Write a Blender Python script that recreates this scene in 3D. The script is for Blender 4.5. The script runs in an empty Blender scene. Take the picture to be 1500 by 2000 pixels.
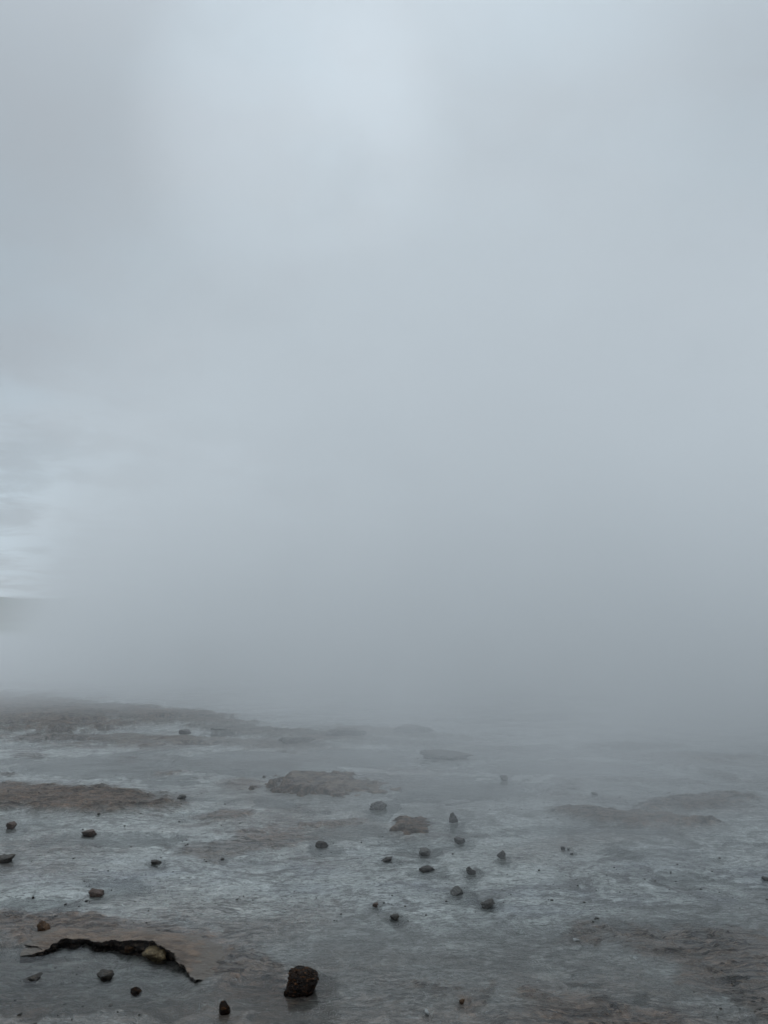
import bpy, bmesh, math, random
import numpy as np
from mathutils import Vector, noise as mnoise

S = bpy.context.scene
COL = S.collection
R = math.radians

# ------------------------------------------------------------------ camera
CAM_H = 1.6
PITCH = R(8.1)
F = 1510.0                      # focal length in pixels of the 1500x2000 photograph
cam = bpy.data.cameras.new('camera')
cam.sensor_width = 36.0
cam.sensor_fit = 'AUTO'
cam.lens = 36.0 * F / 2000.0
cam.clip_start = 0.05
cam.clip_end = 9000
cam_o = bpy.data.objects.new('camera', cam)
COL.objects.link(cam_o)
cam_o.location = (0, 0, CAM_H)
cam_o.rotation_euler = (R(90) + PITCH, 0, 0)
S.camera = cam_o

# ------------------------------------------------------------------ render settings
S.view_settings.view_transform = 'Standard'
S.view_settings.look = 'None'
S.view_settings.gamma = 1.0
S.view_settings.exposure = 0.34
S.cycles.use_denoising = True
try:
    S.cycles.denoiser = 'OPENIMAGEDENOISE'
except Exception:
    pass
S.cycles.max_bounces = 9
S.cycles.diffuse_bounces = 2
S.cycles.glossy_bounces = 3
S.cycles.transparent_max_bounces = 8
S.cycles.volume_bounces = 7
S.cycles.volume_step_rate = 2.0
S.cycles.volume_max_steps = 128
S.cycles.use_adaptive_sampling = True
S.cycles.adaptive_threshold = 0.02

# ------------------------------------------------------------------ node helpers
class NT:
    """Tiny expression builder over a node tree."""
    def __init__(s, tree):
        s.t = tree
        s.n = tree.nodes
        s.l = tree.links
    def new(s, kind, **kw):
        n = s.n.new(kind)
        for k, v in kw.items():
            setattr(n, k, v)
        return n
    def put(s, sock, v):
        if hasattr(v, 'links') or isinstance(v, bpy.types.NodeSocket):
            s.l.new(v, sock)
        else:
            sock.default_value = v
    def m(s, op, a, b=0.0, c=0.0, clamp=False):
        n = s.new('ShaderNodeMath', operation=op, use_clamp=clamp)
        s.put(n.inputs[0], a)
        if len(n.inputs) > 1: s.put(n.inputs[1], b)
        if len(n.inputs) > 2: s.put(n.inputs[2], c)
        return n.outputs[0]
    def add(s, a, b): return s.m('ADD', a, b)
    def sub(s, a, b): return s.m('SUBTRACT', a, b)
    def mul(s, a, b): return s.m('MULTIPLY', a, b)
    def div(s, a, b): return s.m('DIVIDE', a, b)
    def mx(s, a, b): return s.m('MAXIMUM', a, b)
    def mn(s, a, b): return s.m('MINIMUM', a, b)
    def smooth(s, v, lo, hi, o0=0.0, o1=1.0):
        n = s.new('ShaderNodeMapRange', interpolation_type='SMOOTHSTEP')
        s.put(n.inputs[0], v)
        for i, q in enumerate((lo, hi, o0, o1)): s.put(n.inputs[i + 1], q)
        return n.outputs[0]
    def lin(s, v, lo, hi, o0=0.0, o1=1.0):
        n = s.new('ShaderNodeMapRange')
        s.put(n.inputs[0], v)
        for i, q in enumerate((lo, hi, o0, o1)): s.put(n.inputs[i + 1], q)
        return n.outputs[0]
    def noise(s, vec, scale, detail=2.0, rough=0.5, dist=0.0, color=False, kind='FBM'):
        n = s.new('ShaderNodeTexNoise')
        if vec is not None: s.put(n.inputs['Vector'], vec)
        n.inputs['Scale'].default_value = scale
        n.inputs['Detail'].default_value = detail
        n.inputs['Roughness'].default_value = rough
        n.inputs['Distortion'].default_value = dist
        return n.outputs['Color' if color else 'Fac']
    def mapping(s, vec, scale=(1, 1, 1), loc=(0, 0, 0), rot=(0, 0, 0)):
        n = s.new('ShaderNodeMapping')
        s.put(n.inputs['Vector'], vec)
        n.inputs['Scale'].default_value = scale
        n.inputs['Location'].default_value = loc
        n.inputs['Rotation'].default_value = rot
        return n.outputs[0]
    def sep(s, vec):
        n = s.new('ShaderNodeSeparateXYZ'); s.put(n.inputs[0], vec)
        return n.outputs[0], n.outputs[1], n.outputs[2]
    def comb(s, x, y, z):
        n = s.new('ShaderNodeCombineXYZ')
        s.put(n.inputs[0], x); s.put(n.inputs[1], y); s.put(n.inputs[2], z)
        return n.outputs[0]
    def mix(s, f, a, b, blend='MIX'):
        n = s.new('ShaderNodeMix', data_type='RGBA', blend_type=blend)
        s.put(n.inputs[0], f)
        s.put(n.inputs[6], a if not isinstance(a, tuple) else (*a, 1)[:4])
        s.put(n.inputs[7], b if not isinstance(b, tuple) else (*b, 1)[:4])
        return n.outputs[2]
    def attr(s, name):
        n = s.new('ShaderNodeAttribute', attribute_name=name)
        return n.outputs['Fac']
    def bump(s, h, strength, dist, normal=None):
        n = s.new('ShaderNodeBump')
        n.inputs['Strength'].default_value = strength
        n.inputs['Distance'].default_value = dist
        s.put(n.inputs['Height'], h)
        if normal is not None: s.put(n.inputs['Normal'], normal)
        return n.outputs[0]

def new_mat(name):
    m = bpy.data.materials.new(name)
    m.use_nodes = True
    m.node_tree.nodes.clear()
    t = NT(m.node_tree)
    out = t.new('ShaderNodeOutputMaterial')
    return m, t, out

# ------------------------------------------------------------------ world: overcast sky over a Nishita sky
SUN_EL, SUN_AZ = R(36), R(1)          # azimuth measured from +Y (view direction) towards +X
W = bpy.data.worlds.new('World')
S.world = W
W.use_nodes = True
W.node_tree.nodes.clear()
w = NT(W.node_tree)
w_out = w.new('ShaderNodeOutputWorld')
bg = w.new('ShaderNodeBackground')
bg.inputs['Strength'].default_value = 0.1
w.l.new(bg.outputs[0], w_out.inputs['Surface'])
sky = w.new('ShaderNodeTexSky', sky_type='NISHITA')
sky.sun_disc = False
sky.sun_elevation = SUN_EL
sky.sun_rotation = SUN_AZ
sky.air_density = 1.0
sky.dust_density = 0.6
tc = w.new('ShaderNodeTexCoord')
gen = tc.outputs['Generated']
dx, dy, dz = w.sep(gen)
zc = w.add(w.mx(dz, 0.0), 0.10)
plane = w.comb(w.div(dx, zc), w.div(dy, zc), 0.0)
nA = w.noise(plane, 0.75, 4.0, 0.55, 0.4)
nB = w.noise(w.mapping(plane, (1, 1, 1), (4.3, 1.7, 0)), 2.3, 6.0, 0.6, 0.3)
cl = w.add(w.mul(nA, 0.72), w.mul(nB, 0.28))
cl = w.smooth(cl, 0.36, 0.64)
# the brighter patch of overcast where the sun stands behind it
sd = Vector((math.sin(SUN_AZ) * math.cos(SUN_EL), math.cos(SUN_AZ) * math.cos(SUN_EL), math.sin(SUN_EL)))
dot = w.new('ShaderNodeVectorMath', operation='DOT_PRODUCT')
w.l.new(gen, dot.inputs[0]); dot.inputs[1].default_value = sd
glow = w.smooth(dot.outputs['Value'], 0.72, 1.0)
def thin_spot(az, el, lo, hi):
    """A thinner place in the overcast, as a direction in the sky."""
    v = Vector((math.sin(R(az)) * math.cos(R(el)), math.cos(R(az)) * math.cos(R(el)), math.sin(R(el))))
    n = w.new('ShaderNodeVectorMath', operation='DOT_PRODUCT')
    w.l.new(gen, n.inputs[0]); n.inputs[1].default_value = v
    return w.smooth(n.outputs['Value'], lo, hi)
ragged = w.smooth(w.noise(w.mapping(plane, (1, 1, 1), (7.1, 3.3, 0)), 2.6, 5.0, .55, .5), .30, .62, .5, 1.1)
blob = w.add(w.mul(thin_spot(-7, 33.5, .978, .9996), 1.05), w.mul(thin_spot(9, 34, .965, .999), .60))
blob = w.add(blob, w.mul(thin_spot(-6, 8, .985, .999), .8))
blob = w.mul(blob, ragged)
bright = w.add(w.add(6.55, w.mul(cl, .6)), w.add(w.mul(glow, .1), w.mul(blob, 1.7)))
zz_ = w.mx(dz, 0.0)
lowband = w.mul(w.smooth(dz, .34, .05), w.smooth(nB, .40, .60, .0, .34))              # lighter breaks low in the distance
lowband = w.add(lowband, w.mul(w.smooth(dz, .66, .25), .085))
bright = w.mul(bright, w.add(w.m('MULTIPLY_ADD', w.m('POWER', zz_, 5.0), 1.9, 0.455), lowband))      # an overcast sky is brightest overhead
tint = w.mix(cl, (0.88, 0.98, 1.07), (0.83, 0.985, 1.10))
cloud = w.new('ShaderNodeVectorMath', operation='SCALE')
w.l.new(tint, cloud.inputs[0]); w.l.new(bright, cloud.inputs['Scale'])
skymix = w.mix(0.97, sky.outputs[0], cloud.outputs[0])
w.l.new(skymix, bg.inputs['Color'])

# ------------------------------------------------------------------ sun, veiled
sun = bpy.data.lights.new('sun', 'SUN')
sun.energy = 0.5
sun.angle = R(25)
sun.color = (1.0, 0.98, 0.95)
sun_o = bpy.data.objects.new('sun', sun)
COL.objects.link(sun_o)
sun_o.rotation_euler = (-sd).to_track_quat('-Z', 'Y').to_euler()
sun_o.location = (0, 0, 40)

# ------------------------------------------------------------------ geometry helpers
def unproject(px, py, z=0.0):
    """Point of the plane z seen at photo pixel (px, py)."""
    a, b = (px - 750) / F, (1000 - py) / F
    d = Vector((a, math.cos(PITCH) - b * math.sin(PITCH), math.sin(PITCH) + b * math.cos(PITCH)))
    t = (z - CAM_H) / d.z
    return Vector((d.x * t, d.y * t, z))

def to_px(x, y, z=0.0):
    c, s = math.cos(PITCH), math.sin(PITCH)
    depth = np.maximum(y * c + (z - CAM_H) * s, 0.05)
    up = -y * s + (z - CAM_H) * c
    return 750 + F * x / depth, 1000 - F * up / depth

_rs = np.random.RandomState(11)
_perm = _rs.permutation(4096)
_ga = _rs.rand(4096) * 2 * np.pi
_gx, _gy = np.cos(_ga), np.sin(_ga)
def perlin(x, y, seed=0):
    xi = np.floor(x).astype(np.int64); yi = np.floor(y).astype(np.int64)
    fx = x - xi; fy = y - yi
    u = fx * fx * fx * (fx * (fx * 6 - 15) + 10); v = fy * fy * fy * (fy * (fy * 6 - 15) + 10)
    def g(ix, iy, ax, ay):
        h = _perm[(_perm[(ix + seed * 57) & 4095] + iy) & 4095]
        return _gx[h] * ax + _gy[h] * ay
    a = g(xi, yi, fx, fy); b = g(xi + 1, yi, fx - 1, fy)
    c = g(xi, yi + 1, fx, fy - 1); d = g(xi + 1, yi + 1, fx - 1, fy - 1)
    return ((a + (b - a) * u) * (1 - v) + (c + (d - c) * u) * v) * 1.4
def fbm(x, y, octv=4, seed=0, gain=0.5, lac=2.03):
    s = 0; a = 1; t = 0
    for i in range(octv):
        s = s + a * perlin(x, y, seed + i * 7); t += a; a *= gain; x = x * lac + 3.1; y = y * lac + 1.7
    return s / t
def sstep(v, lo, hi):
    t = np.clip((v - lo) / (hi - lo), 0, 1)
    return t * t * (3 - 2 * t)

def link_mesh(name, verts, faces, mat, smooth=True, parent=None):
    me = bpy.data.meshes.new(name)
    if isinstance(verts, np.ndarray):
        n, k = len(verts), len(faces)
        me.vertices.add(n); me.vertices.foreach_set('co', verts.astype(np.float32).ravel())
        me.loops.add(k * 4); me.loops.foreach_set('vertex_index', faces.astype(np.int32).ravel())
        me.polygons.add(k); me.polygons.foreach_set('loop_start', np.arange(0, 4 * k, 4, dtype=np.int32))
        me.update(calc_edges=True)
    else:
        me.from_pydata(verts, [], faces)
    me.polygons.foreach_set('use_smooth', [smooth] * len(me.polygons))
    me.materials.append(mat)
    o = bpy.data.objects.new(name, me)
    COL.objects.link(o)
    if parent: o.parent = parent
    return o

def grid_faces(r, c):
    i = np.arange(r - 1)[:, None] * c + np.arange(c - 1)[None, :]
    return np.stack([i, i + 1, i + c + 1, i + c], -1).reshape(-1, 4)

def set_attr(o, name, vals):
    a = o.data.attributes.new(name, 'FLOAT', 'POINT')
    a.data.foreach_set('value', vals.astype(np.float32).ravel())

def tag(o, label, cat, group=None, kind=None):
    if label: o['label'] = label
    if cat: o['category'] = cat
    if group: o['group'] = group
    if kind: o['kind'] = kind
    return o

# ------------------------------------------------------------------ ground fields, authored once in the world's own metres
# outcrops: pixel centre and radii in the photograph, turned into heights on the ground; (cx, cy, rx, ry, height, slant, brown, edge noise)
OUTCROPS = [
    (120, 1563, 250, 31, 0.085, 0.02, 1.0, .35),
    (330, 1507, 52, 10, 0.035, 0.0, .7, .4),
    (250, 1482, 24, 7, 0.03, 0.0, .5, .4),
    (60, 1476, 42, 6, 0.02, 0.0, .3, .3),
    (15, 1513, 22, 6, 0.03, 0.0, .5, .4),
    (180, 1459, 36, 6, 0.02, 0.0, .45, .4),
    (435, 1594, 75, 11, 0.035, -0.10, .65, .5),
    (470, 1530, 60, 12, 0.03, 0.0, .5, .5),
    (655, 1608, 60, 7, 0.03, -0.10, .3, .8),
    (610, 1612, 28, 5, 0.03, 0.05, .25, .8),
    (1180, 1595, 115, 15, 0.075, 0.10, .9, .5),
    (1300, 1599, 110, 12, 0.07, 0.10, .9, .5),
    (1360, 1567, 130, 16, 0.07, -0.07, .85, .5),
    (1250, 1525, 150, 7, 0.03, 0.02, .2, .7),
    (1100, 1540, 40, 12, 0.03, -0.2, .15, .5),
    (1410, 1515, 45, 9, 0.04, 0.2, .2, .6),
    (250, 1447, 330, 12, 0.06, 0.01, .55, .45),
    (520, 1455, 180, 12, 0.05, 0.03, .4, .45),
    (60, 1395, 210, 40, 0.14, 0.05, .8, .45),
    (300, 1398, 230, 18, 0.12, 0.08, .7, .5),
    (480, 1428, 130, 12, 0.11, 0.08, .45, .5),
    (640, 1440, 110, 9, 0.09, 0.05, .4, .5),
    (760, 1432, 150, 9, 0.08, 0.08, .3, .5),
    (780, 1452, 130, 7, 0.04, 0.02, .2, .6),
    (1380, 1478, 110, 8, 0.06, 0.05, .2, .6),
    (1230, 1460, 120, 8, 0.07, 0.0, .1, .6),
    (1450, 1910, 210, 70, 0.018, 0.25, .6, .8),
    (1180, 1975, 300, 38, 0.010, 0.1, .42, .9),
    (470, 1890, 130, 45, 0.010, 0.2, .6, .8),
    (470, 1650, 130, 30, 0.006, -.1, .45, .8),
    (1350, 1850, 240, 40, 0.008, 0.1, .6, .9),
    (70, 1812, 200, 36, 0.034, 0.04, 1.0, .5),
    (160, 1822, 290, 34, 0.022, 0.08, 1.0, .4),
    (10, 1860, 70, 26, 0.022, 0.1, .6, .5),
]
# calm pools and bright puddles: centre, radii, depth weight
POOLS = [(130, 1447, 60, 6, 1.1), (330, 1405, 60, 4, 1.2), (60, 1405, 50, 4, 1.0), (380, 1455, 60, 5, .9), (200, 1497, 260, 22, .9), (480, 1490, 220, 28, .8), (700, 1480, 170, 22, .7), (900, 1540, 180, 26, .7), (240, 1640, 130, 16, .8),
         (235, 1737, 90, 24, .45), (60, 1770, 120, 16, .3), (170, 1413, 45, 5, 1.2), (230, 1426, 60, 4, 1.2), (420, 1437, 48, 6, 1.2), (95, 1430, 45, 5, 1.1),
         (270, 1429, 50, 4, 1.2), (480, 1405, 60, 5, 1.2), (160, 1377, 50, 3, 1.2), (300, 1388, 40, 3, 1.2), (590, 1412, 70, 5, 1.0), (540, 1570, 60, 10, .5),
         (700, 1625, 90, 14, .5), (1330, 1720, 70, 22, .25), (1150, 1620, 200, 10, .3), (540, 1925, 120, 40, .35),
         (280, 1960, 260, 22, .1), (1100, 1500, 200, 16, .7), (150, 1895, 170, 36, .35), (1000, 1470, 200, 14, .6)]
LEDGE = [(40, 1856), (62, 1853), (85, 1849), (105, 1841), (130, 1833), (160, 1832), (195, 1838), (230, 1841), (262, 1843), (300, 1852), (330, 1866), (352, 1880), (368, 1893), (380, 1906)]

def ledge_side(px, py):
    """>0 inside the pool below the ledge line, measured in photo pixels."""
    lx = np.array([p[0] for p in LEDGE], float); ly = np.array([p[1] for p in LEDGE], float)
    yy = np.interp(px, lx, ly, left=1853, right=1906)
    inside = sstep(px, -150, 90) * (1 - sstep(px, 300, 400))
    return (py - yy), inside

STONES = [  # px, py of the middle, width, height in photo px, style, material, name, label, roll
    (588, 1921, 52, 50, 'block', 'BLACK', 'rock', 'large blocky black-brown rock standing in the shallow foreground water, the biggest loose rock', 0),
    (82, 1811, 23, 19, 'round', 'RUST', 'stone', 'rounded rusty orange stone sitting on top of the brown rock shelf', 0),
    (297, 1867, 43, 22, 'block', 'TAN', 'stone', 'tan angular block lying in the pool against the dark shelf edge', 0),
    (251, 1852, 18, 11, 'block', 'RUST', 'stone', 'small brown stone half hidden under the dark shelf edge, left of the tan block', 0),
    (58, 1912, 31, 13, 'flat', 'DARK', 'stone', 'flat dark stone with pale specks in the shelf pool, near the left edge', 0),
    (202, 1908, 30, 17, 'block', 'DARK', 'stone', 'dark stone with tan top mirrored in the shelf pool', 0),
    (263, 1938, 20, 14, 'round', 'BLACK', 'stone', 'small smooth blackish stone in the pool right of the tan-topped stone', 0),
    (437, 1973, 19, 22, 'round', 'BLACK', 'stone', 'knobbly black stone near the bottom edge, left of the biggest rock', 0),
    (20, 1613, 20, 13, 'block', 'RED', 'stone', 'reddish stone by the left edge just below the brown outcrop', 0),
    (170, 1628, 28, 13, 'flat', 'RED', 'stone', 'flat-topped reddish stone with dark underside reflected in grey water', 0),
    (6, 1679, 30, 14, 'block', 'DARK', 'stone', 'dark craggy stone cut off by the left edge of the picture', 0),
    (302, 1685, 19, 9, 'flat', 'DARK', 'stone', 'small low dark stone with pale rim on the whitish film, left of centre', 0),
    (185, 1746, 26, 13, 'block', 'RED', 'stone', 'brownish stone on bluish grey water above the rock shelf', 0),
    (354, 1557, 18, 8, 'flat', 'DARK', 'stone', 'little dark wedge stone at the right tip of the brown outcrop', 0),
    (739, 1574, 32, 17, 'round', 'GREY', 'stone', 'rounded grey stone veiled by thin steam, below the layered slab', 0),
    (883, 1598, 20, 21, 'upright', 'DARK', 'stone', 'upright dark stone standing at the right end of the small brown slab', 18),
    (628, 1651, 27, 14, 'flat', 'DARK', 'stone', 'dark flattish stone with dry top and reflection, alone near the centre', 0),
    (833, 1665, 24, 16, 'block', 'PALE', 'stone', 'stone with a whitish crusted top and dark base', -15),
    (755, 1680, 24, 10, 'flat', 'DARK', 'stone', 'thin dark slanting stone left of the white-crusted one', -8),
    (834, 1699, 32, 13, 'flat', 'DARK', 'stone', 'long low dark stone just below the white-crusted stone', 5),
    (899, 1643, 27, 13, 'flat', 'GREY', 'stone', 'low grey stone tapering right, below the upright dark stone', 12),
    (980, 1670, 18, 17, 'round', 'GREY', 'stone', 'squarish grey stone, farthest right of the stone cluster', 0),
    (920, 1702, 18, 16, 'round', 'GREY', 'stone', 'small rounded grey stone between the long low stone and the squarish one', 0),
    (892, 1741, 27, 18, 'round', 'PALE', 'stone', 'pale brown cone-shaped stone on the bluish film', 0),
    (954, 1766, 30, 20, 'round', 'GREY', 'stone', 'wide round grey stone nearest the camera in the right cluster', 0),
    (733, 1769, 12, 9, 'block', 'RED', 'stone', 'tiny reddish-brown stone on the streaked film, upper of a pair', 0),
    (771, 1793, 18, 11, 'block', 'DARK', 'stone', 'small brown angular stone, lower of a pair on the streaked film', 0),
    (985, 1520, 15, 11, 'round', 'GREY', 'stone', 'faint grey stone far out in the steam, right of centre', 0),
    (1162, 1550, 12, 6, 'flat', 'DARK', 'stone', 'small dark oval stone beyond the dark right-hand ledges', 0),
    (1100, 1657, 8, 6, 'block', 'DARK', 'pebble', 'left pebble of a tiny dark trio on the right', 0),
    (1111, 1659, 5, 4, 'block', 'GREY', 'pebble', 'faintest middle pebble of a tiny trio on the right', 0),
    (1117, 1668, 7, 4, 'flat', 'DARK', 'pebble', 'lowest pebble of a tiny dark trio on the right', 0),
    (903, 1958, 11, 9, 'block', 'RUST', 'pebble', 'small brown pebble near the bottom edge, right of the biggest rock', 0),
    (834, 1980, 9, 10, 'block', 'WHITE', 'pebble', 'small whitish pebble with dark foot near the bottom edge', 0),
    (434, 1679, 7, 5, 'block', 'DARK', 'pebble', 'tiny dark pebble on the pale film between two dark stones', 0),
    (358, 1430, 26, 11, 'flat', 'GREY', 'rock', 'far oblong grey-brown rock beside a bright puddle, upper left', 10),
    (192, 1590, 5, 4, 'block', 'DARK', 'pebble', 'tiny dark pebble right below the long brown outcrop', 0),
    (127, 1767, 6, 4, 'block', 'DARK', 'pebble', 'tiny pebble left of the brownish stone on bluish water', 0),
    (64, 1754, 5, 4, 'block', 'BLACK', 'pebble', 'tiny black pebble near the left edge above the rock shelf', 0),
    (1497, 1717, 12, 8, 'block', 'DARK', 'pebble', 'small dark pebble cut off by the right edge of the picture', 0),
    (1126, 1836, 12, 4, 'flat', 'WHITE', 'pebble', 'thin white silica chip lying on the grey-brown ground, right of centre', 0),
    (450, 1867, 10, 5, 'flat', 'DARK', 'pebble', 'flat little pebble right of the tip of the shelf edge', 0),
    (675, 1431, 80, 19, 'flat', 'GREY', 'boulder', 'low rounded boulder fading into the steam, leftmost of two', 0),
    (806, 1424, 84, 18, 'flat', 'GREY', 'boulder', 'faint low boulder almost lost in the steam, farthest one', 0),
    (875, 1477, 110, 17, 'flat', 'GREY', 'rock', 'broad flat greyish rock in steam, right of centre above the pools', 5),
    (575, 1446, 75, 13, 'flat', 'GREY', 'rock', 'long dark flat-topped rock in front of the faint boulder', 2),
    (440, 1425, 70, 14, 'flat', 'GREY', 'rock', 'dark low rock behind bright puddles, upper left', 2),
]

def ground_fields(x, y):
    px, py = to_px(x, y)
    d = np.clip(y, 1.0, None)
    wx = fbm(x * .9, y * .9, 4, 3); wy = fbm(x * .9 + 9, y * .9 + 5, 4, 23)
    edge = .72 * fbm(x * 2.0 + wx, y * 2.0 + wy, 5, 41, .6) + .62 * fbm(x * 6.5 + wx, y * 5.0 + wy, 4, 47, .6)                    # ragged shorelines
    rock = np.zeros_like(x); h = np.zeros_like(x); brown = np.zeros_like(x)
    live = (py > 1340) & (y > 1.5)
    for cx, cy, rx, ry, hh, sl, br, en in OUTCROPS:
        qx = (px - cx) / rx; qy = (py - cy - sl * (px - cx)) / ry
        r = np.sqrt(qx * qx + qy * qy)
        m = (1 - sstep(r + edge * en * 1.6, .55, 1.15)) * live
        h = np.maximum(h, m * hh)
        brown = np.maximum(brown, m * br); rock = np.maximum(rock, m)
    pool = np.zeros_like(x)
    for cx, cy, rx, ry, dp in POOLS:
        q_ = np.sqrt(((px - cx) / rx) ** 2 + ((py - cy) / ry) ** 2)
        pool = np.maximum(pool, (1 - sstep(q_ + edge * .9, .55, 1.1)) * dp * live)
    for st in STONES:                                     # each stone sits in a scoured wet hollow
        px0, py0, w0, h0 = st[:4]
        near = (np.abs(px - px0) < w0 * 2) & (np.abs(py - py0) < h0 * 4)
        if not near.any() or py0 < 1500: continue
        q_ = np.sqrt(((px - px0 - .2 * w0) / (w0 * 1.15)) ** 2 + ((py - py0 - h0 * .6) / (h0 * .75 + 3)) ** 2)
        m_ = (1 - sstep(q_ + edge * 1.2, .5, 1.4)) * near
        pool = np.maximum(pool, m_ * .34)
    base = 0.0035 + 0.011 * fbm(x * .55, y * .55, 3, 5) + 0.010 * fbm(x * 1.6, y * 2.4, 4, 9)
    base = base + 0.0045 * fbm(x * 7, y * 12, 4, 15, .6) + .0022 * fbm(x * 26, y * 34, 3, 17, .6)
    base = base - pool * (.026 + .02 * sstep(y, 9, 13))
    far = sstep(y, 9, 18)
    base = base + far * 0.035 * fbm(x * .5, y * .9, 4, 61)
    h = h * (1 - np.clip(1.1 * pool, 0, .97))
    rough = 0.55 * rock + 0.05
    strata = fbm(x * 1.5 + 2 * wx, y * 5 + 2 * wy, 5, 71, .6)
    z = base + h * (.50 + .38 * strata) + rough * (0.028 * fbm(x * 4, y * 13, 5, 77, .62) + .014 * fbm(x * 11, y * 34, 4, 79, .62))
    # terraces on the outcrops: thin worn beds
    st = 0.011
    q = z / st; fq = q - np.floor(q)
    zt = (np.floor(q) + sstep(fq, .55, .95)) * st
    z = z + (zt - z) * np.clip(rock * 1.1, 0, .85)
    # hollow of the pool under the ledge
    s, ins = ledge_side(px, py)
    hol = sstep(s + edge * 8, -8, 6) * (1 - sstep(s + edge * 70, 10, 170)) * ins
    z = z * (1 - hol) + (-0.035 + .006 * edge) * hol
    brown = brown * (1 - hol * .9); rock = rock * (1 - hol)
    # far country lifts gently away from the springs
    z = z + 1.2 * sstep(y, 60, 260) * (1 + .5 * fbm(x * .01, y * .01, 3, 91))
    # pale mineral film drawn out in long bent streaks by the run-off
    ux = x * 1.1 + 1.3 * wx; uy = y * 1.0 + 1.1 * wy - .22 * x
    s1 = fbm(ux * .8, uy * 2.4, 5, 101, .58)
    s2 = fbm(ux * 2.6 + 2.0 * s1, uy * 6.5 + 2 * s1, 5, 111, .6)
    s3 = 1 - np.abs(fbm(ux * 1.9 + 1.5 * s2, uy * 4.2, 4, 121, .55)) * 3.2
    pale = .46 + 1.9 * s1 + 1.5 * s2 + .42 * np.clip(s3, -1, 1)
    zone = 1.1 * np.exp(-((py - 1715 + .03 * (px - 500)) / 100.) ** 2) * (1 - .35 * sstep(px, 1100, 1500))
    zone = np.maximum(zone, .8 * np.exp(-((py - 1640) / 80.) ** 2))
    zone = np.maximum(zone, .5 * (1 - sstep(py, 1500, 1640)) * (py < 1900))
    zone = np.maximum(zone, .20)
    pale = np.clip(pale * 1.15 + .05, 0, 1.4) * zone
    pale = pale * (1 - .85 * rock); pale = pale + .22 * hol * np.clip(.5 + 1.5 * s2, 0, 1)
    blue = np.clip(.5 + 1.6 * fbm(x * .8 + 4, y * 1.6, 4, 131), 0, 1) * np.exp(-((py - 1730) / 75.) ** 2)
    warm = np.clip(brown + .65 * sstep(py, 1810, 1960) * np.clip(.5 + 1.5 * fbm(x * .9, y * 1.4, 4, 141), 0, 1)
                   + .65 * np.clip(fbm(x * .6 + 7, y * .9, 4, 151) * 2.4, 0, 1), 0, 1)
    return z, np.clip(pale, 0, 1), np.clip(warm, 0, 1), blue, rock

# ---- the sheet
ys = [-3000, -600, -150, -40, -10, -3, 0, 1.0, 1.8, 2.3, 2.7]
v = 2.9
while v < 30: ys.append(v); v *= 1.0032
while v < 300: ys.append(v); v *= 1.02
while v < 4500: ys.append(v); v *= 1.12
ys = np.array(ys)
core = np.linspace(-1, 1, 860)
outer = np.array([1.05, 1.15, 1.35, 1.8, 3, 8, 30, 120, 600])
half = 1.0 + 0.66 * np.clip(ys, 2.0, None)
outer_w = lambda hw: hw[:, None] + (outer - 1)[None, :] * 5.0
X = np.concatenate([-outer_w(half)[:, ::-1], half[:, None] * core[None, :], outer_w(half)], 1)
Y = np.repeat(ys[:, None], X.shape[1], 1)
Z, PALE, WARM, BLUE, ROCK = ground_fields(X, Y)

m_ground, t, out = new_mat('ground_crust')
pos = t.new('ShaderNodeNewGeometry').outputs['Position']
pale, warm, blue, rock = t.attr('pale'), t.attr('warm'), t.attr('blue'), t.attr('rock')
px_, py_, pz_ = t.sep(pos)
warp = t.noise(pos, 1.6, 3, .6, 0, True)
wp = t.new('ShaderNodeVectorMath', operation='MULTIPLY_ADD')
t.put(wp.inputs[0], warp); wp.inputs[1].default_value = (.45, .3, 0); t.put(wp.inputs[2], pos)
fine = t.noise(t.mapping(wp.outputs[0], (1, 2.2, 1), (0, 0, 0), (0, 0, R(-12))), 9, 8, .68, .35)
grain = t.noise(pos, 70, 5, .7)
fleck = t.noise(t.mapping(pos, (1, 1.7, 1)), 26, 6, .72, .6)
coarse = t.noise(t.mapping(wp.outputs[0], (1, 1.6, 1), (3, 1, 0)), 2.2, 6, .6, .5)
pf = t.m('MULTIPLY', pale, t.smooth(t.add(t.mul(fine, .5), t.mul(fleck, .5)), .42, .58, .05, 1.5))
pf = t.m('MULTIPLY_ADD', pf, .9, t.mul(pale, .10), True)
silt = t.mix(coarse, (.048, .052, .047), (.170, .172, .154))
palec = t.mix(fleck, (.50, .53, .50), (.75, .77, .735))
c = t.mix(pf, silt, palec)
c = t.mix(t.mul(blue, t.smooth(coarse, .4, .65, 0.1, .7)), c, t.mix(pf, (.055, .062, .085), (.19, .215, .275)))
brn = t.mix(t.smooth(fine, .36, .64), (.050, .031, .021), (.225, .140, .092))
brn = t.mix(t.smooth(fleck, .5, .75), brn, (.30, .215, .155))
c = t.mix(t.m('MULTIPLY', warm, t.smooth(fleck, .25, .6, .55, 1.0), clamp=True), c, brn)
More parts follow.
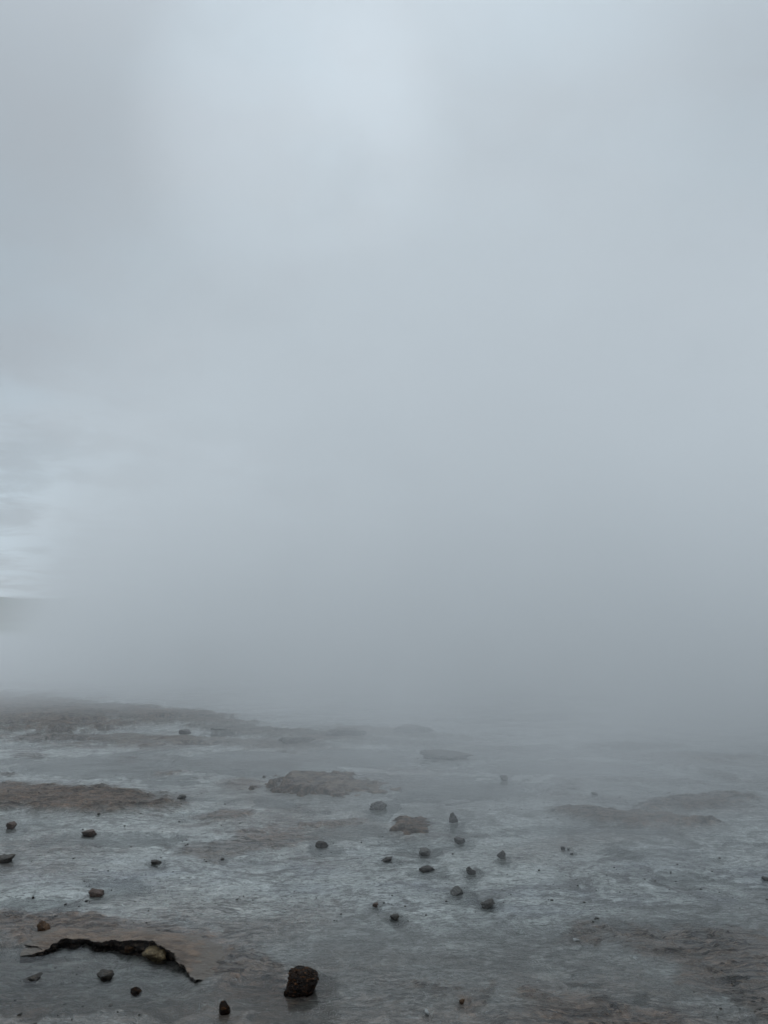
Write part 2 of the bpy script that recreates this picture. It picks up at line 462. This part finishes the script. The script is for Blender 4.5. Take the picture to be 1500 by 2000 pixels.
# rimstone: fine scalloped lines the run-off leaves in the sinter
rn = t.noise(t.mapping(wp.outputs[0], (1, 1.5, 1), (2, 5, 0)), 5.0, 5, .62, .9)
rim = t.m('ABSOLUTE', t.sub(t.m('FRACT', t.mul(rn, 9.0)), .5))
rim = t.mul(t.smooth(rim, .16, .03), t.smooth(fleck, .36, .52))
c = t.mix(t.m('MULTIPLY', rim, t.m('MULTIPLY_ADD', pale, 1.0, .10), clamp=True), c, (.55, .59, .57))
vein = t.m('ABSOLUTE', t.sub(t.m('FRACT', t.mul(rn, 4.5)), .5))
c = t.mix(t.mul(t.mul(t.smooth(vein, .14, .02), t.smooth(fine, .40, .56)), .5), c, (.035, .036, .035))
dsp = t.smooth(grain, .38, .30)
c = t.mix(t.mul(dsp, .45), c, (.02, .02, .018))
spk = t.smooth(grain, .64, .72)
c = t.mix(t.mul(spk, .55), c, (.45, .46, .44))
pit = t.smooth(fleck, .43, .33)
c = t.mix(t.mul(pit, .55), c, (.022, .021, .019))
# thin open partings along the beds
cr = t.noise(t.mapping(wp.outputs[0], (1.0, 4.2, 1), (7, 2, 0), (0, 0, R(6))), 3.4, 6, .62, .5)
crk = t.mul(t.smooth(t.m('ABSOLUTE', t.sub(cr, .5)), .026, .006), t.smooth(t.noise(pos, 1.3, 3, .5), .40, .54))
crk = t.mul(crk, t.m('MULTIPLY_ADD', t.mx(rock, warm), .85, .12))
c = t.mix(crk, c, (.012, .011, .010))
# moss and grass far from the hot ground
c = t.mix(t.smooth(py_, 45, 90), c, t.mix(coarse, (.055, .075, .035), (.11, .12, .06)))
b = t.new('ShaderNodeBsdfPrincipled')
t.put(b.inputs['Base Color'], c)
wet = t.smooth(t.add(pz_, t.mul(t.sub(coarse, .5), .02)), .042, .006)
t.put(b.inputs['Roughness'], t.lin(wet, 0, 1, .62, .34))
b.inputs['Specular IOR Level'].default_value = .4
t.put(b.inputs['Coat Weight'], t.mul(wet, .9))
b.inputs['Coat Roughness'].default_value = .09
b.inputs['Coat IOR'].default_value = 1.33
hh = t.sub(t.add(t.mul(fine, 1.0), t.mul(fleck, .6)), t.mul(crk, .8))
nb = t.bump(t.add(hh, t.mul(rim, .35)), 1.0, .040)
nb = t.bump(grain, .6, .005, nb)
t.put(b.inputs['Normal'], nb)
t.put(b.inputs['Coat Normal'], t.bump(hh, .5, .018))
t.l.new(b.outputs[0], out.inputs['Surface'])

verts = np.stack([X, Y, Z], -1).reshape(-1, 3)
ground = link_mesh('ground', verts, grid_faces(*X.shape), m_ground)
for nme, arr in (('pale', PALE), ('warm', WARM), ('blue', BLUE), ('rock', ROCK)):
    set_attr(ground, nme, arr)
ground['kind'] = 'structure'

def ground_z(x, y):
    return float(ground_fields(np.array([x], float), np.array([y], float))[0][0])

# ------------------------------------------------------------------ run-off water: one thin film with a small flow ripple
m_water, t, out = new_mat('runoff_water')
pos = t.new('ShaderNodeNewGeometry').outputs['Position']
r1 = t.noise(t.mapping(pos, (1, 2.0, 1), (0, 0, 0), (0, 0, R(-14))), 5.5, 6, .62, .8)
r2 = t.noise(t.mapping(pos, (1, 1.8, 1), (5, 0, 0), (0, 0, R(-20))), 38, 4, .6, .4)
patch = t.smooth(t.noise(pos, .8, 3, .5, .3), .42, .60, .1, 1.0)
nb = t.bump(t.mul(r1, patch), .16, .02)
nb = t.bump(t.mul(r2, patch), .16, .004, nb)
fr = t.new('ShaderNodeFresnel'); fr.inputs['IOR'].default_value = 1.333
t.l.new(nb, fr.inputs['Normal'])
gl = t.new('ShaderNodeBsdfGlossy')
t.put(gl.inputs['Roughness'], t.lin(patch, 0, 1, .04, .16)); t.l.new(nb, gl.inputs['Normal'])
tr = t.new('ShaderNodeBsdfTransparent'); tr.inputs[0].default_value = (.985, .99, .99, 1)
mx = t.new('ShaderNodeMixShader')
t.l.new(fr.outputs[0], mx.inputs[0]); t.l.new(tr.outputs[0], mx.inputs[1]); t.l.new(gl.outputs[0], mx.inputs[2])
t.l.new(mx.outputs[0], out.inputs['Surface'])
wy = np.array([-12, -2, 1, 3, 6, 12, 24, 44.]); wx = np.array([-40, -15, -5, 0, 5, 15, 40.])
WX, WY = np.meshgrid(wx, wy)
water = link_mesh('water', np.stack([WX, WY, WX * 0], -1).reshape(-1, 3), grid_faces(*WX.shape), m_water)
water['kind'] = 'structure'

# ------------------------------------------------------------------ rock material
def rock_mat(name, dark, light, accent, rough=.55, scale=1.0, lichen=0.0, beds=(1, 1, 2.6), spec=.28):
    m, t, out = new_mat(name)
    tcn = t.new('ShaderNodeTexCoord').outputs['Object']
    n1 = t.noise(tcn, 14 * scale, 7, .65, .5)
    n2 = t.noise(t.mapping(tcn, beds), 42 * scale, 6, .7, .3)
    n3 = t.noise(tcn, 150 * scale, 3, .6)
    c = t.mix(t.smooth(n1, .38, .66), dark, light)
    c = t.mix(t.smooth(n2, .54, .70), c, accent)
    c = t.mix(t.smooth(n2, .42, .32), c, tuple(v * .35 for v in dark))
    c = t.mix(t.mul(t.smooth(n3, .62, .74), .5 + lichen), c, tuple(min(.6, v * 2.2 + .02) for v in accent))
    b = t.new('ShaderNodeBsdfPrincipled')
    b.inputs['Specular IOR Level'].default_value = spec
    t.put(b.inputs['Base Color'], c)
    t.put(b.inputs['Roughness'], t.lin(n2, .3, .7, rough - .10, rough + .25))
    nb = t.bump(n1, .8, .03 / scale)
    nb = t.bump(n2, .8, .010 / scale, nb)
    nb = t.bump(n3, .5, .003 / scale, nb)
    t.put(b.inputs['Normal'], nb)
    t.l.new(b.outputs[0], out.inputs['Surface'])
    return m
M_BLACK = rock_mat('wet_black_brown_rock', (.005, .0035, .003), (.022, .011, .006), (.17, .075, .030), .45, 1.0, spec=.12)
M_DARK = rock_mat('wet_dark_rock', (.020, .017, .014), (.055, .043, .033), (.14, .11, .08), .38, 1.2)
M_RUST = rock_mat('rusty_brown_rock', (.045, .022, .010), (.11, .055, .022), (.20, .11, .05), .5, 1.2)
M_TAN = rock_mat('tan_rock', (.07, .05, .025), (.22, .155, .08), (.34, .25, .14), .55, 1.2)
M_RED = rock_mat('reddish_rock', (.04, .024, .018), (.11, .066, .048), (.22, .15, .11), .45, 1.2)
M_GREY = rock_mat('grey_rock', (.045, .041, .037), (.12, .107, .093), (.16, .15, .14), .5, 1.2)
M_PALE = rock_mat('pale_crusted_rock', (.07, .066, .06), (.17, .16, .145), (.34, .33, .31), .6, 1.2)
M_WHITE = rock_mat('white_silica_rock', (.28, .28, .27), (.45, .45, .44), (.6, .6, .58), .6, 1.2)
M_SLAB = rock_mat('layered_slab_rock', (.020, .013, .009), (.160, .108, .074), (.27, .195, .14), .5, .8, 0.0, (1, 2.5, 12))

# ------------------------------------------------------------------ loose stones
def stone_mesh(name, seed, w_, d_, h_, style, mat):
    """A closed broken-stone mesh: a ball cut by random planes, then roughened. Base at z=0 (object origin)."""
    rnd = random.Random(seed)
    big = w_ > .09
    bm = bmesh.new()
    bmesh.ops.create_icosphere(bm, subdivisions=5 if big else 4, radius=1.0)
    cuts = []
    n = {'block': 8, 'flat': 7, 'round': 6, 'upright': 8}[style]
    for k in range(n):
        th = rnd.uniform(0, 2 * math.pi); ph = rnd.uniform(-.5, .9)
        nv = Vector((math.cos(th) * math.cos(ph), math.sin(th) * math.cos(ph), math.sin(ph)))
        cuts.append((nv, {'round': rnd.uniform(.55, .85), 'block': rnd.uniform(.62, 1.0)}.get(style, rnd.uniform(.32, .74))))
    if style in ('block', 'flat'):
        cuts.append((Vector((rnd.uniform(-.3, .3), rnd.uniform(-.4, 0), 1)).normalized(), rnd.uniform(.38, .55)))
    off = Vector((rnd.uniform(-50, 50), rnd.uniform(-50, 50), rnd.uniform(-50, 50)))
    lean = rnd.uniform(-.3, .3)
    for vtx in bm.verts:
        p = vtx.co.copy()
        if style == 'block': p = p / max(abs(p.x), abs(p.y), abs(p.z)) ** .62
        p += Vector((mnoise.noise(p * 1.1 + off), mnoise.noise(p * 1.1 + off * 2), mnoise.noise(p * 1.1 - off))) * .35
        for nv, dd in cuts:
            e = p.dot(nv) - dd
            if e > 0: p -= nv * e * .97
        q = p * 1.7 + off
        a = mnoise.fractal(q, 1.0, 2.1, 4) * .20
        a += (abs(mnoise.fractal(q * 2.7, .9, 2.2, 3))) * -.15
        a += mnoise.fractal(q * 8.0, .7, 2.2, 3) * .06
        p = p * (1 + a)
        p.x += lean * p.z
        if style == 'block': p.x *= 1 + .28 * p.z; p.y *= 1 + .15 * p.z
        vtx.co = p
    xs = [v.co.x for v in bm.verts]; yy = [v.co.y for v in bm.verts]; zs = [v.co.z for v in bm.verts]
    cx, cy = (min(xs) + max(xs)) / 2, (min(yy) + max(yy)) / 2
    sx, sy, sz = max(xs) - min(xs), max(yy) - min(yy), max(zs) - min(zs)
    for vtx in bm.verts:
        z = (vtx.co.z - min(zs)) / sz
        vtx.co = Vector(((vtx.co.x - cx) / sx * w_, (vtx.co.y - cy) / sy * d_, z * h_))
    me = bpy.data.meshes.new(name)
    bm.to_mesh(me); bm.free()
    for p in me.polygons: p.use_smooth = True
    me.materials.append(mat)
    return me

def big_block_mesh(name, w_, d_, h_, mat):
    """The big foreground block: flat top leaning back, right corner overhanging, narrow foot at the right."""
    zs = [0, .06, .18, .34, .50, .62, .72, .82, .93, 1.0]
    xl = [-.20, -.40, -.48, -.52, -.50, -.44, -.40, -.42, -.42, -.36]
    xr = [.02, .16, .27, .34, .38, .42, .50, .52, .36, .12]
    yf = [.30, .36, .42, .46, .48, .48, .46, .40, .26, .06]
    yb = [.40, .44, .46, .48, .48, .48, .47, .46, .45, .42]
    NR, NS = 110, 150
    verts, faces = [], []
    for i in range(NR):
        z = i / (NR - 1)
        L, Rr, Fy, B = (float(np.interp(z, zs, a)) for a in (xl, xr, yf, yb))
        for j in range(NS):
            a = 2 * math.pi * j / NS
            ca, sa = math.cos(a), math.sin(a)
            k = (abs(ca) ** 3.3 + abs(sa) ** 3.3) ** (-1 / 3.3)
            cx, hx = (L + Rr) / 2, (Rr - L) / 2
            p = Vector((cx + ca * k * hx, sa * k * (B if sa > 0 else Fy), z))
            q = p * 2.6 + Vector((4, 9, 2))
            dsp = mnoise.fractal(q, .9, 2.1, 5) * .08 - abs(mnoise.fractal(q * 2.3, .9, 2.1, 4)) * .10 + mnoise.fractal(q * 9, .7, 2.1, 3) * .02
            dsp += (.03 if mnoise.noise(q * 1.3) > .05 else -.01)
            r_ = Vector((ca, sa, 0))
            p = p + r_ * dsp
            p.z += mnoise.fractal(q * 1.5 + Vector((0, 0, 5)), .9, 2.1, 4) * .05 * (.3 + z)
            verts.append((p.x * w_ * 1.02, p.y * d_, p.z * h_))
    for i in range(NR - 1):
        for j in range(NS):
            a, b_ = i * NS + j, i * NS + (j + 1) % NS
            faces.append((a, b_, b_ + NS, a + NS))
    for ring, zc_ in ((0, 0.0), (NR - 1, 1.0)):
        base_ = ring * NS
        ctr = sum((Vector(verts[base_ + j]) for j in range(NS)), Vector()) / NS
        prev = base_
        for sh in (.75, .5, .25):
            st_ = len(verts)
            for j in range(NS):
                v0 = Vector(verts[base_ + j]); p = ctr.lerp(v0, sh)
                q = Vector((p.x / w_, p.y / d_, zc_)) * 3
                p.z += h_ * (.05 * mnoise.fractal(q * 2, .8, 2.1, 4) + (.03 * (1 - sh) if zc_ else 0))
                verts.append(tuple(p))
            for j in range(NS):
                a, b_, c_, d2 = prev + j, prev + (j + 1) % NS, st_ + (j + 1) % NS, st_ + j
                faces.append((a, b_, c_, d2) if zc_ else (b_, a, d2, c_))
            prev = st_
        verts.append(tuple(ctr)); ci = len(verts) - 1
        for j in range(NS):
            a, b_ = prev + j, prev + (j + 1) % NS
            faces.append((a, b_, ci) if zc_ else (b_, a, ci))
    me = bpy.data.meshes.new(name)
    me.from_pydata(verts, [], faces)
    me.polygons.foreach_set('use_smooth', [True] * len(me.polygons))
    me.materials.append(mat)
    return me

MATS = {'BLACK': M_BLACK, 'DARK': M_DARK, 'RUST': M_RUST, 'TAN': M_TAN, 'RED': M_RED, 'GREY': M_GREY, 'PALE': M_PALE, 'WHITE': M_WHITE}
for i, (px, py, wpx, hpx, style, mat, nm, lab, roll) in enumerate(STONES):
    mat = MATS[mat]
    if py > 1580 and 500 < px < 1050 and i: wpx *= .9; hpx *= .9
    base = unproject(px, py + hpx * .5, 0.0)
    for _ in range(2):
        gz = max(ground_z(base.x, base.y), -0.01)
        base = unproject(px, py + hpx * .5, gz)
    depth = math.hypot(base.y, CAM_H)
    w_ = wpx / F * depth
    el = math.atan2(CAM_H, base.y)
    dr = {'block': .8, 'flat': .75, 'round': .85, 'upright': .8}[style]
    d_ = w_ * dr
    if wpx > 60 and style == 'flat': d_ = w_ * .6
    hv = hpx / F * depth
    h_ = max(hv - d_ * math.sin(el) * .55, hv * .55) / math.cos(el)
    me = big_block_mesh(nm, w_, d_, h_ * 1.12, mat) if i == 0 else stone_mesh(nm, 100 + i * 13, w_, d_, h_ * 1.40, style, mat)
    o = bpy.data.objects.new(nm, me)
    COL.objects.link(o)
    o.location = (base.x, base.y + d_ * .4, gz - .38 * h_)
    o.rotation_euler = (0, R(roll), R(random.Random(i).uniform(-12, 12)))
    cat = {'rock': 'rock', 'stone': 'stone', 'pebble': 'pebble', 'boulder': 'boulder'}[nm]
    grp = {'rock': 'rocks on the geothermal ground', 'stone': 'loose stones scattered in the shallow run-off', 'pebble': 'small pebbles in the shallow run-off', 'boulder': 'low boulders at the edge of the steam'}[nm]
    tag(o, lab, cat, grp)

# ------------------------------------------------------------------ rock shelf with the undercut edge over the pool
def shelf():
    rnd = random.Random(5)
    pts = [unproject(a, b, 0.03) for a, b in LEDGE]
    # resample finely
    P = []
    for a, b in zip(pts[:-1], pts[1:]):
        for k in range(16): P.append(a.lerp(b, k / 16))
    P.append(pts[-1]); n = len(P)
    prof_n = 34
    verts = []; global lips; lips = []
    for i, p in enumerate(P):
        u = i / (n - 1)
        a, b = P[max(i - 2, 0)], P[min(i + 2, n - 1)]
        tg = (b - a).normalized(); inn = Vector((-tg.y, tg.x, 0))       # points away from the camera, into the slab
        end = min(1, u / .30) * min(1, (1 - u) / .22)
        end = end * end * (3 - 2 * end)
        rag = mnoise.fractal(Vector((p.x * 9, p.y * 9, 3.0)), .8, 2.1, 5) * .035 + mnoise.fractal(Vector((p.x * 40, p.y * 40, 1.0)), .8, 2.1, 3) * .010
        top = (.020 + .030 * math.exp(-((u - .68) / .16) ** 2) + .008 * mnoise.noise(Vector((u * 14, 3, 0)))) * end + .006
        rag *= .3 + .7 * end
        for j in range(prof_n):
            v_ = j / (prof_n - 1)
            if v_ < .55:                                               # top, from the far buried rim to the lip
                s = 1 - v_ / .55
                din = .34 * s ** 1.25 * (.35 + .65 * end) + rag * (1 - s) ** 3
                zz = top * (1 - sstep_f(s, .25, 1.0) * 1.0) - .014 * sstep_f(s, .8, 1)
                q = Vector(((p + inn * din).x * 4, (p + inn * din).y * 9, 0))
                zz += (mnoise.fractal(q, .7, 2.2, 6) * .010 + abs(mnoise.fractal(q * 3.1, .7, 2.2, 4)) * -.007) * (1 - s * s)
            else:                                                      # broken face, undercut
                s = (v_ - .55) / .45
                din = rag + .04 * end * math.sin(s * math.pi * .62) ** .7
                zz = top * (1 - s) - .05 * s
                stp = math.floor(s * 4 + .4) / 4
                din += (stp - s) * .03 * end
                q = Vector((p.x * 22, p.y * 22, zz * 60))
                din += mnoise.fractal(q, .8, 2.2, 4) * .014 * end
            c = p + inn * din
            verts.append((c.x, c.y, zz)); lips.append(min(1, v_ / .55) * (.25 + .75 * end))
    faces = []
    for i in range(n - 1):
        for j in range(prof_n - 1):
            a = i * prof_n + j
            faces.append((a, a + prof_n, a + prof_n + 1, a + 1))
    return verts, faces
def sstep_f(v, lo, hi):
    t_ = min(1, max(0, (v - lo) / (hi - lo))); return t_ * t_ * (3 - 2 * t_)

m_shelf, t, out = new_mat('brown_shelf_rock')
geo = t.new('ShaderNodeNewGeometry'); pos = geo.outputs['Position']
n1 = t.noise(t.mapping(pos, (1, 2.2, 3)), 9, 7, .66, .5)
n2 = t.noise(t.mapping(pos, (1, 1.6, 4)), 30, 6, .7, .4)
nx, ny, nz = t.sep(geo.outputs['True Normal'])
# steep faces painted darker by slope: dark stain and the undercut's shade in the colour
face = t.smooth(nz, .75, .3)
top = t.mix(t.smooth(n1, .34, .66), (.050, .034, .024), (.175, .118, .080))
top = t.mix(t.smooth(n2, .55, .72), top, (.20, .155, .12))
top = t.mix(t.smooth(n2, .40, .28), top, (.02, .015, .012))
lip = t.attr('lip')
top = t.mix(t.smooth(t.add(lip, t.mul(t.sub(n1, .5), 1.6)), .62, .25), top, t.mix(n2, (.060, .050, .042), (.17, .14, .112)))
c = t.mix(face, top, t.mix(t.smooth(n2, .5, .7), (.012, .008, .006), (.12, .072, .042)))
b = t.new('ShaderNodeBsdfPrincipled'); t.put(b.inputs['Base Color'], c)
t.put(b.inputs['Roughness'], t.lin(n2, .3, .7, .35, .65))
t.put(b.inputs['Normal'], t.bump(n2, .8, .012, t.bump(n1, .9, .02)))
t.l.new(b.outputs[0], out.inputs['Surface'])
vv, ff = shelf()
o = link_mesh('rock_shelf', vv, ff, m_shelf)
set_attr(o, 'lip', np.array(lips))
tag(o, 'curved brown rock shelf with a dark undercut edge over the foreground pool', 'rock')

# ------------------------------------------------------------------ layered slabs rising from the water
def slab(cx, cy, wpx, hpx, height, seed, mat, label, tilt=0.0, left_high=1.0, name='rock_slab'):
    a = unproject(cx - wpx / 2, cy + hpx / 2); b = unproject(cx + wpx / 2, cy + hpx / 2); far_ = unproject(cx, cy - hpx / 2)
    w_ = b.x - a.x; d_ = (far_.y - a.y) * .95
    ox, oy = (a.x + b.x) / 2, (a.y + far_.y) / 2
    N, M = 260, 130
    gx = np.linspace(-.62, .62, N); gy = np.linspace(-.62, .62, M)
    GX, GY = np.meshgrid(gx, gy)
    wxx = GX * w_; wyy = GY * d_
    nn = fbm(wxx * 3 + seed, wyy * 2 + seed, 5, seed)
    ang = np.sqrt((GX / .5) ** 2 + (GY / .5) ** 2)
    nn = nn + .6 * fbm(wxx * 9, wyy * 7, 4, seed + 21)
    edge = 1 - sstep(ang + nn * .8, .50, 1.10)
    prof = .30 + .70 * (1 - sstep(GX, -.30, .45)) * left_high
    z = height * edge * prof * (1 + .35 * fbm(wxx * 2, wyy * 2, 4, seed + 3))
    z += edge * .012 * fbm(wxx * 6, wyy * 10, 5, seed + 5, .62)
    st = height / 5.5
    q = z / st + .35 * fbm(wxx * 2.5, wyy * 4, 3, seed + 9); fq = q - np.floor(q)
    zt = (np.floor(q) + sstep(fq, .68, .94) - .35 * fbm(wxx * 2.5, wyy * 4, 3, seed + 9)) * st
    z = np.where(edge > .02, z * .25 + zt * .75, z) + .006 * fbm(wxx * 25, wyy * 40, 4, seed + 13)
    rim = sstep(np.maximum(np.abs(GX), np.abs(GY)), .54, .62)
    z = z * (1 - rim) - .06 * rim - .012
    z = np.where(edge < .03, -.06, z)
    o = link_mesh(name, np.stack([wxx, wyy, z], -1).reshape(-1, 3), grid_faces(M, N), mat)
    o.location = (ox, oy, 0)
    tag(o, label, 'rock slab', 'flat rock slabs breaking the water')
    return o
slab(630, 1534, 285, 50, .085, 31, M_SLAB, 'broad layered brown slab with broken stepped left end, rising from the grey pools')
slab(822, 1617, 124, 44, .040, 37, M_SLAB, 'small ragged brown slab beside the upright dark stone')

# ------------------------------------------------------------------ far hills
m_hill, t, out = new_mat('hill_moss')
pos = t.new('ShaderNodeNewGeometry').outputs['Position']
n1 = t.noise(pos, .02, 6, .6, .4); n2 = t.noise(pos, .15, 5, .6)
c = t.mix(t.smooth(n1, .4, .62), (.060, .070, .035), (.10, .095, .06))
c = t.mix(t.smooth(n2, .5, .7), c, (.13, .13, .085))
b = t.new('ShaderNodeBsdfPrincipled'); t.put(b.inputs['Base Color'], c); b.inputs['Roughness'].default_value = .95
t.l.new(b.outputs[0], out.inputs['Surface'])
def hill(y0, y1, x0, x1, crest, seed):
    gx = np.linspace(x0, x1, 220); gy = np.linspace(y0, y1, 70)
    GX, GY = np.meshgrid(gx, gy)
    u = (GY - y0) / (y1 - y0)
    z = np.sin(np.clip(u, 0, 1) * math.pi) ** 1.2 * crest(GX) * (1 + .25 * fbm(GX * .006, GY * .006, 5, seed)) + 2.0 * fbm(GX * .03, GY * .03, 4, seed + 4) * np.sin(u * math.pi)
    o = link_mesh('hill', np.stack([GX, GY, z - 2], -1).reshape(-1, 3), grid_faces(70, 220), m_hill)
    o['kind'] = 'structure'
hill(260, 620, -700, 700, lambda x: 13 + 5 * fbm(x * .012, x * 0 + 3.3, 4, 301) + 2.5 * fbm(x * .06, x * 0 + 1.3, 4, 311), 201)
hill(900, 1800, -1700, 1700, lambda x: 46 + 30 * np.exp(-((x + 250) / 260.) ** 2) + 14 * np.sin(x * .004), 211)

# ------------------------------------------------------------------ steam
# one bank of steam: a density field sampled once on a grid (Volume Cube), shaded by a Principled Volume
m_steam, t, out = new_mat('steam')
pv = t.new('ShaderNodeVolumePrincipled')
pv.inputs['Color'].default_value = (.992, .995, .998, 1)
pv.inputs['Anisotropy'].default_value = .12
pv.inputs['Density'].default_value = 1.0
t.l.new(pv.outputs[0], out.inputs['Volume'])
m_steam.cycles.volume_step_rate = 1.0
bx0, bx1, by0, by1, bz0, bz1 = -30, 30, 2.6, 48, -.25, 22
vs = [(a, b_, c_) for a in (bx0, bx1) for b_ in (by0, by1) for c_ in (bz0, bz1)]
fs = [(0, 1, 3, 2), (4, 6, 7, 5), (0, 4, 5, 1), (2, 3, 7, 6), (0, 2, 6, 4), (1, 5, 7, 3)]
steam = link_mesh('steam', vs, fs, m_steam, smooth=False)
tag(steam, 'dense bank of pale grey steam rising from the hot ground', 'steam', kind='stuff')

ng = bpy.data.node_groups.new('steam_field', 'GeometryNodeTree')
ng.interface.new_socket('Geometry', in_out='OUTPUT', socket_type='NodeSocketGeometry')
t = NT(ng)
pos = t.new('GeometryNodeInputPosition').outputs[0]
x, y, z = t.sep(pos)
warp = t.noise(pos, .16, 2, .5, 0, True)
wv = t.new('ShaderNodeVectorMath', operation='MULTIPLY_ADD')
t.put(wv.inputs[0], warp); wv.inputs[1].default_value = (3.0, 3.0, 2.0); t.put(wv.inputs[2], pos)
n_big = t.noise(wv.outputs[0], .17, 4.0, .55)
n_sm = t.noise(wv.outputs[0], .42, 3.0, .6)
n_mix = t.add(t.mul(n_big, .6), t.mul(n_sm, .4))
# distance behind the steam's front, which runs from near on the right to far on the left
front = t.add(t.mul(t.mn(x, 0.0), -0.95), t.mul(t.mx(x, 0.0), -0.25))
s = t.sub(y, t.add(front, 4.6))
s = t.add(s, t.mul(t.sub(n_mix, .5), 8.5))
bank = t.smooth(s, 0.0, 10.0)
puff = t.smooth(n_mix, .36, .62, .10, 1.25)
hgt = t.m('EXPONENT', t.mul(z, -0.22))                       # it thins upwards
# open gap along the left flank above the low ground-hugging layer
gap = t.smooth(t.add(t.add(x, t.mul(y, .50)), t.mul(t.sub(n_big, .5), 1.4)), -.7, 6.0)
low = t.smooth(t.add(z, t.mul(t.sub(n_big, .5), .8)), 1.35, .5)
side = t.mx(t.mx(gap, low), .01)
den = t.mul(t.mul(t.mul(bank, puff), t.mul(hgt, side)), .50)
wisp = t.mul(t.mul(t.smooth(y, 3.0, 7.0), t.smooth(n_mix, .38, .60, .25, 1.0)), t.smooth(x, -2.5, 1.5, .035, .13))
wisp = t.mul(wisp, t.smooth(z, 9.0, 1.0))
fade = t.mul(t.smooth(z, 21.0, 15.0), t.smooth(y, 47, 28))
den = t.mul(t.add(den, wisp), fade)
vc = t.new('GeometryNodeVolumeCube')
t.put(vc.inputs['Density'], den)
vc.inputs['Min'].default_value = (bx0, by0, bz0)
vc.inputs['Max'].default_value = (bx1, by1, bz1)
vc.inputs['Resolution X'].default_value = 120
vc.inputs['Resolution Y'].default_value = 92
vc.inputs['Resolution Z'].default_value = 60
sm = t.new('GeometryNodeSetMaterial')
sm.inputs['Material'].default_value = m_steam
t.l.new(vc.outputs[0], sm.inputs[0])
go = t.new('NodeGroupOutput')
t.l.new(sm.outputs[0], go.inputs[0])
mod = steam.modifiers.new('steam_field', 'NODES')
mod.node_group = ng

# ------------------------------------------------------------------ grit strewn over the crust: far too many grains to count
rnd = random.Random(77)
gv, gf = [], []
for k in range(2600):
    y_ = 3.0 + 9 * rnd.random() ** 1.5; x_ = (rnd.random() * 2 - 1) * (.62 * y_ + .6)
    if mnoise.noise(Vector((x_ * .9, y_ * .9, 3))) < -.05: continue
    r_ = .0022 + .0065 * rnd.random() ** 5
    pts8 = []
    for sx in (-1, 1):
        for sy in (-1, 1):
            for sz in (-1, 1):
                pts8.append((x_ + sx * r_ * rnd.uniform(.5, 1.2), y_ + sy * r_ * rnd.uniform(.5, 1.1), sz * r_ * rnd.uniform(.3, .7)))
    gv.append(pts8)
gx_ = np.array([p[0][0] for p in gv]); gy_ = np.array([p[0][1] for p in gv])
gz_ = ground_fields(gx_, gy_)[0]
V_, F_ = [], []
for p8, z_ in zip(gv, gz_):
    o_ = len(V_)
    V_ += [(a, b_, c_ + float(z_) + .002) for a, b_, c_ in p8]
    F_ += [tuple(o_ + q for q in f) for f in ((0, 1, 3, 2), (4, 6, 7, 5), (0, 4, 5, 1), (2, 3, 7, 6), (0, 2, 6, 4), (1, 5, 7, 3))]
grit = link_mesh('gravel', V_, F_, rock_mat('grit_rock', (.02, .018, .016), (.07, .06, .05), (.30, .28, .25), .5, 1.0), smooth=False)
tag(grit, 'scattered dark and pale grit lying on the wet mineral crust', 'gravel', kind='stuff')
